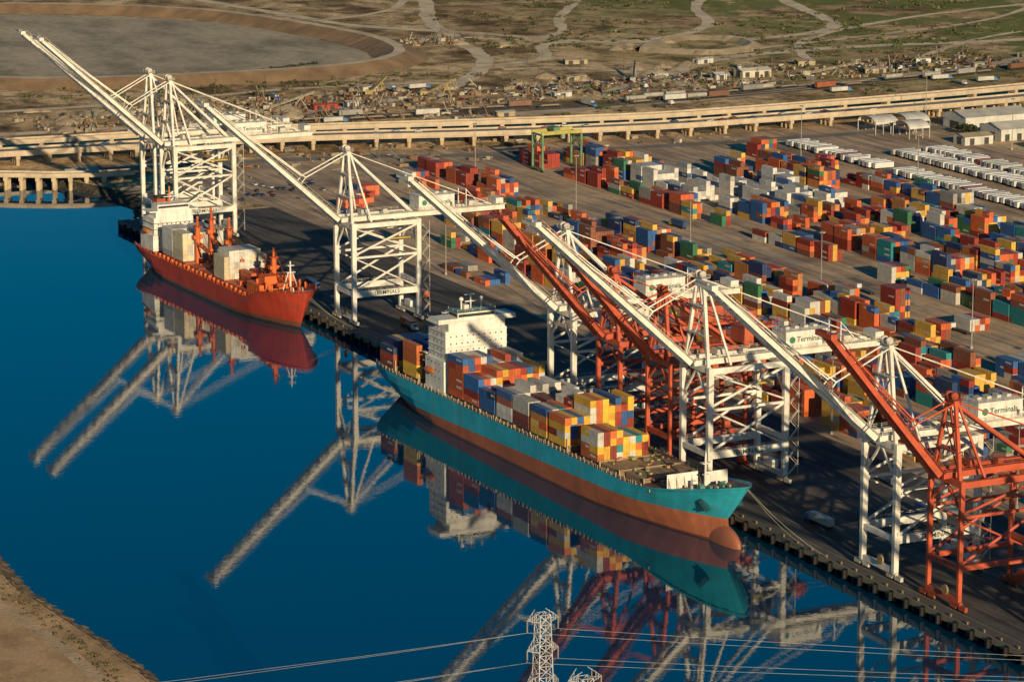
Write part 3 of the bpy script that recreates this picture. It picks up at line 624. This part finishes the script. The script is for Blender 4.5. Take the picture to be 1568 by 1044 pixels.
def truck_mesh(c,load):
    bb=MB(); bb.box(4.2,6.3,-1.2,1.2,.8,3.0,c); bb.box(6.3,7.4,-1.05,1.05,.8,1.9,c); bb.box(6.3,6.34,-1.0,1.0,2.0,2.8,(.02,.03,.03)); bb.box(-7.5,4.0,-1.0,1.0,.95,1.25,(.08,.08,.08))
    if load: container(bb,-8.2,-1.22,1.3,load)
    for X in(-6.6,-5.4,2.2,3.4,6.6):
        for s in(-1,1): bb.cyl((X,s*1.2,.5),(X,s*.75,.5),.5,(.02,.02,.02),10)
    return bb.mesh('truck_body',M_veh)
trucks=[truck_mesh(c,l) for c,l in(((.6,.6,.58),(.5,.1,.04)),((.1,.2,.4),(.5,.48,.43)),((.6,.6,.58),None),((.5,.4,.1),(.03,.08,.2)))]
for i in range(24): add('parked_car',R.choice(cars),None,(20+(i%8)*4.4+R.uniform(-.3,.3),46+(i//8)*9+R.uniform(-.3,.3),4.02),R.uniform(-.06,.06)+math.pi/2)
for x,y in((40,28),(-60,24),(120,30),(385,22),(395,60),(180,50),(-110,70),(250,60),(480,55),(-20,60),(60,245),(150,236),(-120,248),(230,250),(300,62),(350,72)): add('container_truck',R.choice(trucks),None,(x,y,4.02),R.choice([0,math.pi])+R.uniform(-.05,.05))
for i in range(70):
    x=-603+R.uniform(-2,2)+(i%2)*9; y=395+i*1.9
    if R.random()<.75: add('parked_car',R.choice(cars),None,(x,y,3.82),R.uniform(-.05,.05))
for i in range(80):
    if R.random()<.7: add('parked_car',R.choice(cars),None,(-595+R.uniform(-1,1)+(i%2)*10+i*.2,640+i*3.0,3.82),R.uniform(-.05,.05))
for i in range(60): add('parked_car',R.choice(cars),None,(-550-R.uniform(0,60),R.uniform(120,620),3.85),R.uniform(0,6.28))
for i in range(20): add('container_truck',R.choice(trucks[1:3]),None,(R.choice([-490,-510,-560,-620])-R.uniform(0,10),R.uniform(150,700),3.85),R.choice([1.57,4.71,0])+R.uniform(-.15,.15))
for i in range(26): add('parked_car',R.choice(cars),None,(-330+R.uniform(0,45),80+i*2.2,4.03),R.uniform(-.1,.1))
for i in range(30):
    P_=cat([(x,y,11.54) for x,y in vp[2:11]],14); k=R.randrange(5,len(P_)-5); q=P_[k]; dd=(P_[k+1]-q).normalized(); s=R.choice([-4.5,-1.8,1.8,4.5])
    add('car',R.choice(cars),None,(q.x-dd.y*s,q.y+dd.x*s,11.54),math.atan2(dd.y,dd.x)+(math.pi if s<0 else 0))
# ------------------------------------------------------------------ yard gantry, masts, poles
def rtg(x,y):
    bb=MB(); c=(.12,.24,.12); cy=(.46,.4,.10)
    for X in(-6,6):
        for Y in(0,24): bb.beam((X,Y,1.5),(X,Y,21),.9,1.2,c)
        bb.beam((X,-.5,21.5),(X,24.5,21.5),1.0,1.8,cy)
    for Y in(0,24):
        bb.beam((-7.5,Y,1.6),(7.5,Y,1.6),1,1,c); bb.beam((-6,Y,20.5),(6,Y,20.5),.8,1,c); bb.beam((-6,Y,12),(6,Y,20),.4,.4,c); bb.beam((6,Y,12),(-6,Y,20),.4,.4,c)
        for X in(-6.5,-5,5,6.5): bb.cyl((X,Y-.4,.8),(X,Y+.4,.8),.8,(.02,.02,.02),12)
    bb.box(-4,4,8,12,22.4,24.2,c); bb.box(4,6,12,14,18,20.5,(.3,.35,.3)); bb.obj('rubber_tyred_gantry_crane',M_crane,None,(x,y,4.02))
rtg(-304,262)
def mast_mesh(h,n=6):
    bb=MB(); bb.cyl((0,0,0),(0,0,h),.3,(.3,.28,.25),8,.14); bb.cyl((0,0,0),(0,0,1.2),.6,(.4,.38,.34),8)
    bb.cyl((0,0,h-.5),(0,0,h-.3),1.1,(.3,.3,.28),10)
    for k in range(n): a=k*2*math.pi/n; bb.box(math.cos(a)*1.1-.3,math.cos(a)*1.1+.3,math.sin(a)*1.1-.3,math.sin(a)*1.1+.3,h-.9,h-.45,(.4,.4,.37))
    return bb.mesh('mast',M_crane)
mm=mast_mesh(30)
for x,y in((-170,92),(-60,92),(60,92),(170,92),(280,92),(400,92),(510,92),(-300,222),(-180,222),(-60,222),(60,222),(180,222),(300,222),(-280,417),(-160,417),(-40,417),(80,417),(200,417),(-370,560),(-360,700),(-250,540)): add('light_mast',mm,None,(x,y,4.0))
pb=MB(); pb.cyl((0,0,0),(0,0,12),.2,(.12,.08,.05),6,.14); pb.box(-.1,.1,-1.4,1.4,10.8,11,(.12,.08,.05)); pb.box(-.1,.1,-1.1,1.1,9.8,10,(.12,.08,.05)); pm=pb.mesh('pole',M_rock)
for i in range(30): add('utility_pole',pm,None,(-660+i*1.5+R.uniform(-2,2),80+i*32,3.8))
for i in range(14): add('utility_pole',pm,None,(-500-i*30,430+i*4,3.8))
for i in range(34): add('utility_pole',pm,None,(-548+math.sin(i)*3,40+i*24,3.8))
# ------------------------------------------------------------------ buildings
def shed(name,x,y,sx_,sy_,h,rise,wall,roofc,rz=0):
    root=empty(name,(x,y,4.0),rz)
    w=MB(); w.box(0,sx_,0,sy_,0,h,wall)
    w.poly([(0,0,h),(sx_,0,h),(sx_/2,0,h+rise)],wall); w.poly([(sx_,sy_,h),(0,sy_,h),(sx_/2,sy_,h+rise)],wall); w.obj('walls',M_conc,root)
    r=MB(); e=.6
    for s in(0,1):
        xa=-e if s==0 else sx_+e; zz=h-rise*e/(sx_/2)+.05
        r.poly([(xa,-e,zz),(sx_/2,-e,h+rise+.05),(sx_/2,sy_+e,h+rise+.05),(xa,sy_+e,zz)],roofc)
    r.obj('roof',M_conc,root)
    d=MB(); n=max(1,int(sy_/7))
    for i in range(n): yy=(i+.5)*sy_/n; d.box(sx_,sx_+.05,yy-1.6,yy+1.6,.05,min(h-.6,4),(.06,.06,.06)); d.box(-.05,0,yy-1,yy+1,1.4,2.6,(.04,.05,.06))
    d.box(sx_*.3,sx_*.7,-.05,0,.05,min(h-.5,4.5),(.08,.07,.06)); d.obj('doors_and_windows',M_conc,root)
WH=(.6,.58,.52); TN=(.42,.34,.22)
shed('warehouse',-345,556,24,46,8,3,WH,(.5,.48,.42)); shed('warehouse',-300,552,22,34,7,3,WH,(.6,.56,.48)); shed('warehouse',-330,620,30,60,9,3,TN,(.5,.46,.4)); shed('warehouse',-240,550,26,50,8,3,TN,(.55,.52,.45)); shed('storage_shed',-286,524,12,20,5,1.5,WH,TN)
shed('site_office',-590,552,12,22,5,1.2,(.62,.56,.4),(.7,.67,.6)); shed('site_office',-586,532,8,8,4,1,(.6,.58,.5),(.66,.64,.6)); shed('site_office',-610,500,6,10,3,.6,WH,WH); shed('storage_shed',-576,240,7,16,3.4,.5,(.45,.06,.04),(.5,.08,.05)); shed('storage_shed',-575,262,6,8,4,.5,WH,WH)
shed('storage_shed',-400,20,8,18,4,1,WH,WH); shed('site_office',-560,400,6,12,3,.5,WH,WH); shed('site_office',-500,330,6,12,3,.5,TN,WH); shed('storage_shed',-640,170,8,14,4,1,TN,TN)
for x,y in((-625,620),(-570,640),(-600,700),(-660,560),(-700,480),(-625,440),(-560,720),(-590,780),(-640,300),(-600,140)): shed('site_office',x,y,R.uniform(5,9),R.uniform(8,16),3.2,.6,R.choice([WH,TN]),R.choice([WH,TN,(.4,.38,.35)]),R.uniform(-.3,.3))
def canopy(x,y,sx_,sy_,h):
    bb=MB(); n=10
    for i in range(n):
        a0=math.pi*i/n;a1=math.pi*(i+1)/n
        bb.poly([(sx_/2-math.cos(a0)*sx_/2,0,h+math.sin(a0)*4),(sx_/2-math.cos(a1)*sx_/2,0,h+math.sin(a1)*4),(sx_/2-math.cos(a1)*sx_/2,sy_,h+math.sin(a1)*4),(sx_/2-math.cos(a0)*sx_/2,sy_,h+math.sin(a0)*4)],(.62,.6,.55))
    for X in(.3,sx_-.3):
        for k in range(4): bb.beam((X,k*sy_/3,0),(X,k*sy_/3,h),.4,.4,(.5,.48,.42))
    bb.obj('arched_canopy',M_conc,None,(x,y,4.0))
canopy(-352,500,20,16,6); canopy(-352,522,20,16,6); canopy(-326,508,18,14,6)
def conveyor(x,y,a,L=26,h=9,c=(.5,.38,.16)):
    bb=MB()
    for s in(-.8,.8):
        bb.beam((0,s,.8),(L,s,h),.25,.25,c); bb.beam((0,s,1.9),(L,s,h+1.1),.25,.25,c)
        for k in range(9): bb.beam((L*k/9,s,lerp(.8,h,k/9)),(L*(k+1)/9,s,lerp(1.9,h+1.1,(k+1)/9)),.15,.15,c)
        bb.beam((L*.7,s,lerp(.8,h,.7)),(L*.55,s*1.8,0),.3,.3,c); bb.beam((L*.7,s,lerp(.8,h,.7)),(L*.85,s*1.8,0),.3,.3,c)
    bb.beam((0,0,1.9),(L,0,h+1.1),1.2,.15,(.05,.05,.05)); bb.box(-3,2,-1.8,1.8,0,3.2,c); bb.obj('material_conveyor',M_rock,None,(x,y,3.8),a)
for x,y,a in((-600,330,.9),(-620,300,2.2),(-585,215,1.4),(-850,445,.3),(-610,180,-1),(-598,480,2.6),(-575,600,1.1),(-610,660,.2)): conveyor(x,y,a,R.uniform(20,32),R.uniform(7,12),R.choice([(.5,.38,.16),(.4,.38,.34),(.45,.4,.3)]))
# ------------------------------------------------------------------ clutter and scrub
bb=MB()
for i in range(1500):
    y=R.uniform(60,760); x=R.uniform(-620,-545)
    if R.random()<.35: y=R.uniform(120,330); x=R.uniform(-640,-490)
    if R.random()<.08: x=R.uniform(-870,-830); y=R.uniform(430,470)
    if R.random()<.14: x=R.uniform(-470,-350); y=R.uniform(80,420)
    s=R.uniform(.5,2.0); h=R.uniform(.4,2.4); c=R.choice([(.3,.22,.13),(.12,.09,.06),(.5,.45,.36),(.2,.19,.18),(.3,.24,.15),(.24,.17,.11),(.36,.3,.22),(.24,.12,.07)])
    a=R.uniform(0,3.14) if R.random()<.4 else R.choice([0,1.57])+.1; dx,dy=math.cos(a)*s*1.6,math.sin(a)*s*1.6
    bb.beam((x-dx,y-dy,3.8+h/2),(x+dx,y+dy,3.8+h/2),s,h,c)
    if i%9==0: bb.beam((x,y,3.8),(x+R.uniform(-6,6),y+R.uniform(-6,6),3.8+R.uniform(4,9)),.5,.5,c)
bb.obj('stored_equipment_clutter',M_rock)
bb=MB()
for i in range(60):
    x=R.uniform(-660,-545);y=R.uniform(60,560);r=R.uniform(3,9);h=r*.4;n=14
    if R.random()<.15: x=R.uniform(-850,-700); y=R.uniform(430,600)
    ph=R.uniform(0,6); k0=R.uniform(.8,1.4); rings=[]
    for rr,hh in((1,-.02),(.75,.45),(.35,.85),(.1,1)):
        rings.append([(x+math.cos(2*math.pi*k/n)*r*rr*(1+.2*math.sin(2*math.pi*k/n*3+ph))+R.uniform(-.3,.3),y+math.sin(2*math.pi*k/n)*r*rr*(1+.2*math.sin(2*math.pi*k/n*2+ph)),3.8+h*hh+R.uniform(-.2,.2)*(rr<1)) for k in range(n)])
    for q in range(3):
        for k in range(n): bb.poly([rings[q][k],rings[q][(k+1)%n],rings[q+1][(k+1)%n],rings[q+1][k]],(.38*k0,.29*k0,.19*k0))
    bb.poly(rings[3],(.38*k0,.29*k0,.19*k0))
bb.obj('gravel_stockpiles',M_dirt)
def bush(bb,x,y,z,s,c,n=14):
    for k in range(n):
        a=R.uniform(0,6.28); r=s*math.sqrt(R.random()); px=x+math.cos(a)*r; py=y+math.sin(a)*r; pz=z+R.uniform(.1,.75)*s*(1.1-.6*r/s)
        t=s*R.uniform(.25,.5); v=Vector((R.uniform(-1,1),R.uniform(-1,1),R.uniform(-.3,1))).normalized(); w=v.cross(Vector((R.uniform(-1,1),R.uniform(-1,1),R.uniform(-1,1)))).normalized()
        p=Vector((px,py,pz)); m=R.uniform(.6,1.4); bb.poly([p-v*t,p+w*t*.8,p+v*t,p-w*t*.8],tuple(q*m for q in c))
bb=MB(); cnt=0
while cnt<5000:
    x=R.uniform(-1500,-480); y=R.uniform(-50,1400); d=noise.noise(Vector((x*.008,y*.008,1)))+.3*noise.noise(Vector((x*.04,y*.04,4)))
    if y>540: d+=.18
    if d<.14: continue
    if -1150<x<-735 and y<390: continue
    cnt+=1; bush(bb,x,y,3.8,R.uniform(.8,3.2),R.choice([(.08,.10,.025),(.11,.10,.035),(.06,.085,.02),(.15,.12,.06)]),9)
for i in range(260): x=R.uniform(-330,-262); bush(bb,x,44+R.uniform(0,14),3.8,R.uniform(.6,1.6),(.08,.07,.03),8)
for i in range(300): x=R.uniform(-120,420); bush(bb,x,R.choice([453,511])+R.uniform(-2,2),4.0,R.uniform(.6,1.6),(.07,.08,.03),8)
for i in range(160): a=R.uniform(0,1); bush(bb,-744+R.uniform(-3,3)-30*a*a,205+a*120+R.uniform(-3,3),3.9,R.uniform(1,2.4),(.06,.06,.03),9)
bb.obj('scrub_vegetation',M_leaf)
bb=MB()
for i in range(600):
    x=R.uniform(200,640); bush(bb,x,-241-abs(R.gauss(0,3.5)),3.0,R.uniform(.3,1.1),R.choice([(.18,.13,.05),(.10,.10,.04)]),8)
bb.obj('bank_grass',M_leaf)
def tree(x,y,h):
    root=empty('broadleaf_tree',(x,y,3.8))
    t=MB(); t.cyl((0,0,0),(0,0,h*.5),.3,(.08,.055,.035),7,.18); bb=MB()
    for k in range(6):
        a=k*1.05; e=Vector((math.cos(a)*h*.28,math.sin(a)*h*.28,h*R.uniform(.55,.85))); t.cyl((0,0,h*.4),e,.14,(.08,.055,.035),5,.06)
        bush(bb,e.x,e.y,e.z-h*.12,h*.24,(.05,.065,.02),26)
    bush(bb,0,0,h*.65,h*.28,(.055,.07,.022),30); t.obj('trunk',M_rock,root); bb.obj('crown',M_leaf,root)
for i in range(16): tree(-350+R.uniform(-14,60),R.uniform(690,800),R.uniform(6,10))
for i in range(8): tree(R.uniform(-318,-302),R.uniform(545,550),R.uniform(5,8))
# ------------------------------------------------------------------ lattice pylons + lines
def pylon(x,y,h,arm):
    bb=MB(); c=(.5,.5,.5)
    def hwid(z):
        t=z/h; return lerp(9,2.0,min(1,t/.72)) if t<.72 else lerp(2.0,1.2,(t-.72)/.28)
    zs=[0]
    while zs[-1]<h-1: zs.append(min(h,zs[-1]+max(2.2,hwid(zs[-1])*1.5)))
    for i in range(len(zs)-1):
        a,b2=hwid(zs[i]),hwid(zs[i+1]); z0,z1=zs[i],zs[i+1]; C0=[(-a,-a),(a,-a),(a,a),(-a,a)];C1=[(-b2,-b2),(b2,-b2),(b2,b2),(-b2,b2)]
        for k in range(4):
            k2=(k+1)%4; w=.12
            bb.beam((*C0[k],z0),(*C1[k],z1),w*1.6,w*1.6,c); bb.beam((*C0[k],z0),(*C1[k2],z1),w,w,c); bb.beam((*C0[k2],z0),(*C1[k],z1),w,w,c); bb.beam((*C1[k],z1),(*C1[k2],z1),w,w,c)
    for z in(h-1.5,h-8,h-15):
        for s in(-1,1):
            a=hwid(z)
            for t in(-1,1):
                bb.beam((t*a,s*a,z),(0,s*arm,z+.4),.12,.12,c); bb.beam((t*a,s*a,z+2.2),(0,s*arm,z+.4),.11,.11,c)
                for q in(.3,.6): bb.beam((t*a*(1-q),lerp(s*a,s*arm,q),z),(t*a*(1-q),lerp(s*a,s*arm,q),z+2.2*(1-q)+.3),.1,.1,c)
            bb.cyl((0,s*arm,z+.4),(0,s*arm,z-2.2),.16,(.3,.25,.2),6)
    bb.obj('transmission_tower',M_crane,None,(x,y,3.0)); return [(x,y+s*arm,3+z-2.2) for z in(h-1.5,h-8,h-15) for s in(-1,1)]
A=pylon(709,-245,96,3.6); Bp=pylon(753,-258,98,3.6)
bb=MB()
for T,far in((A,(900,500,50)),(Bp,(960,480,50))):
    for i,p in enumerate(T):
        cable(bb,p,(far[0]+i*4,far[1],far[2]+(i//2)*8),14,.024,20,(.42,.4,.37)); cable(bb,p,(p[0]-260,p[1]-420,20+(5-i)*5),10,.024,14,(.42,.4,.37))
bb.obj('power_lines',M_crane)
# ------------------------------------------------------------------ light, sky, camera
el=math.radians(14.5); azd=-9
az=math.radians(azd)
sd=Vector((math.cos(az)*math.cos(el),math.sin(az)*math.cos(el),math.sin(el)))
sl=D.lights.new('sun','SUN'); sl.energy=5.0; sl.angle=math.radians(.5); sl.color=(1,.80,.50)
so=D.objects.new('sun',sl); S.collection.objects.link(so); so.rotation_euler=sd.to_track_quat('Z','Y').to_euler(); so.location=(600,-300,500)
w=D.worlds.new('World'); S.world=w; w.use_nodes=True; nt=w.node_tree; bg=nt.nodes['Background']
sk=nt.nodes.new('ShaderNodeTexSky'); sk.sky_type='NISHITA'; sk.sun_disc=False; sk.sun_elevation=el; sk.sun_rotation=math.radians(90-azd); sk.dust_density=.2; sk.ozone_density=4; sk.air_density=1.0
hs=nt.nodes.new('ShaderNodeHueSaturation'); hs.inputs['Saturation'].default_value=1.45; hs.inputs['Value'].default_value=1.0; hs.inputs['Hue'].default_value=.49
nt.links.new(sk.outputs[0],hs.inputs['Color']); nt.links.new(hs.outputs[0],bg.inputs[0]); bg.inputs[1].default_value=.06
cam=D.cameras.new('camera'); cam.lens=114.8; cam.sensor_width=36; cam.clip_end=30000; cam.clip_start=1
co=D.objects.new('camera',cam); S.collection.objects.link(co); co.location=(1290,-538,300)
p=math.radians(12.4); fw=Vector((-.8973*math.cos(p),.4415*math.cos(p),-math.sin(p))); co.rotation_euler=fw.to_track_quat('-Z','Y').to_euler()
S.camera=co
S.view_settings.view_transform='Standard'; S.view_settings.look='None'; S.view_settings.exposure=0
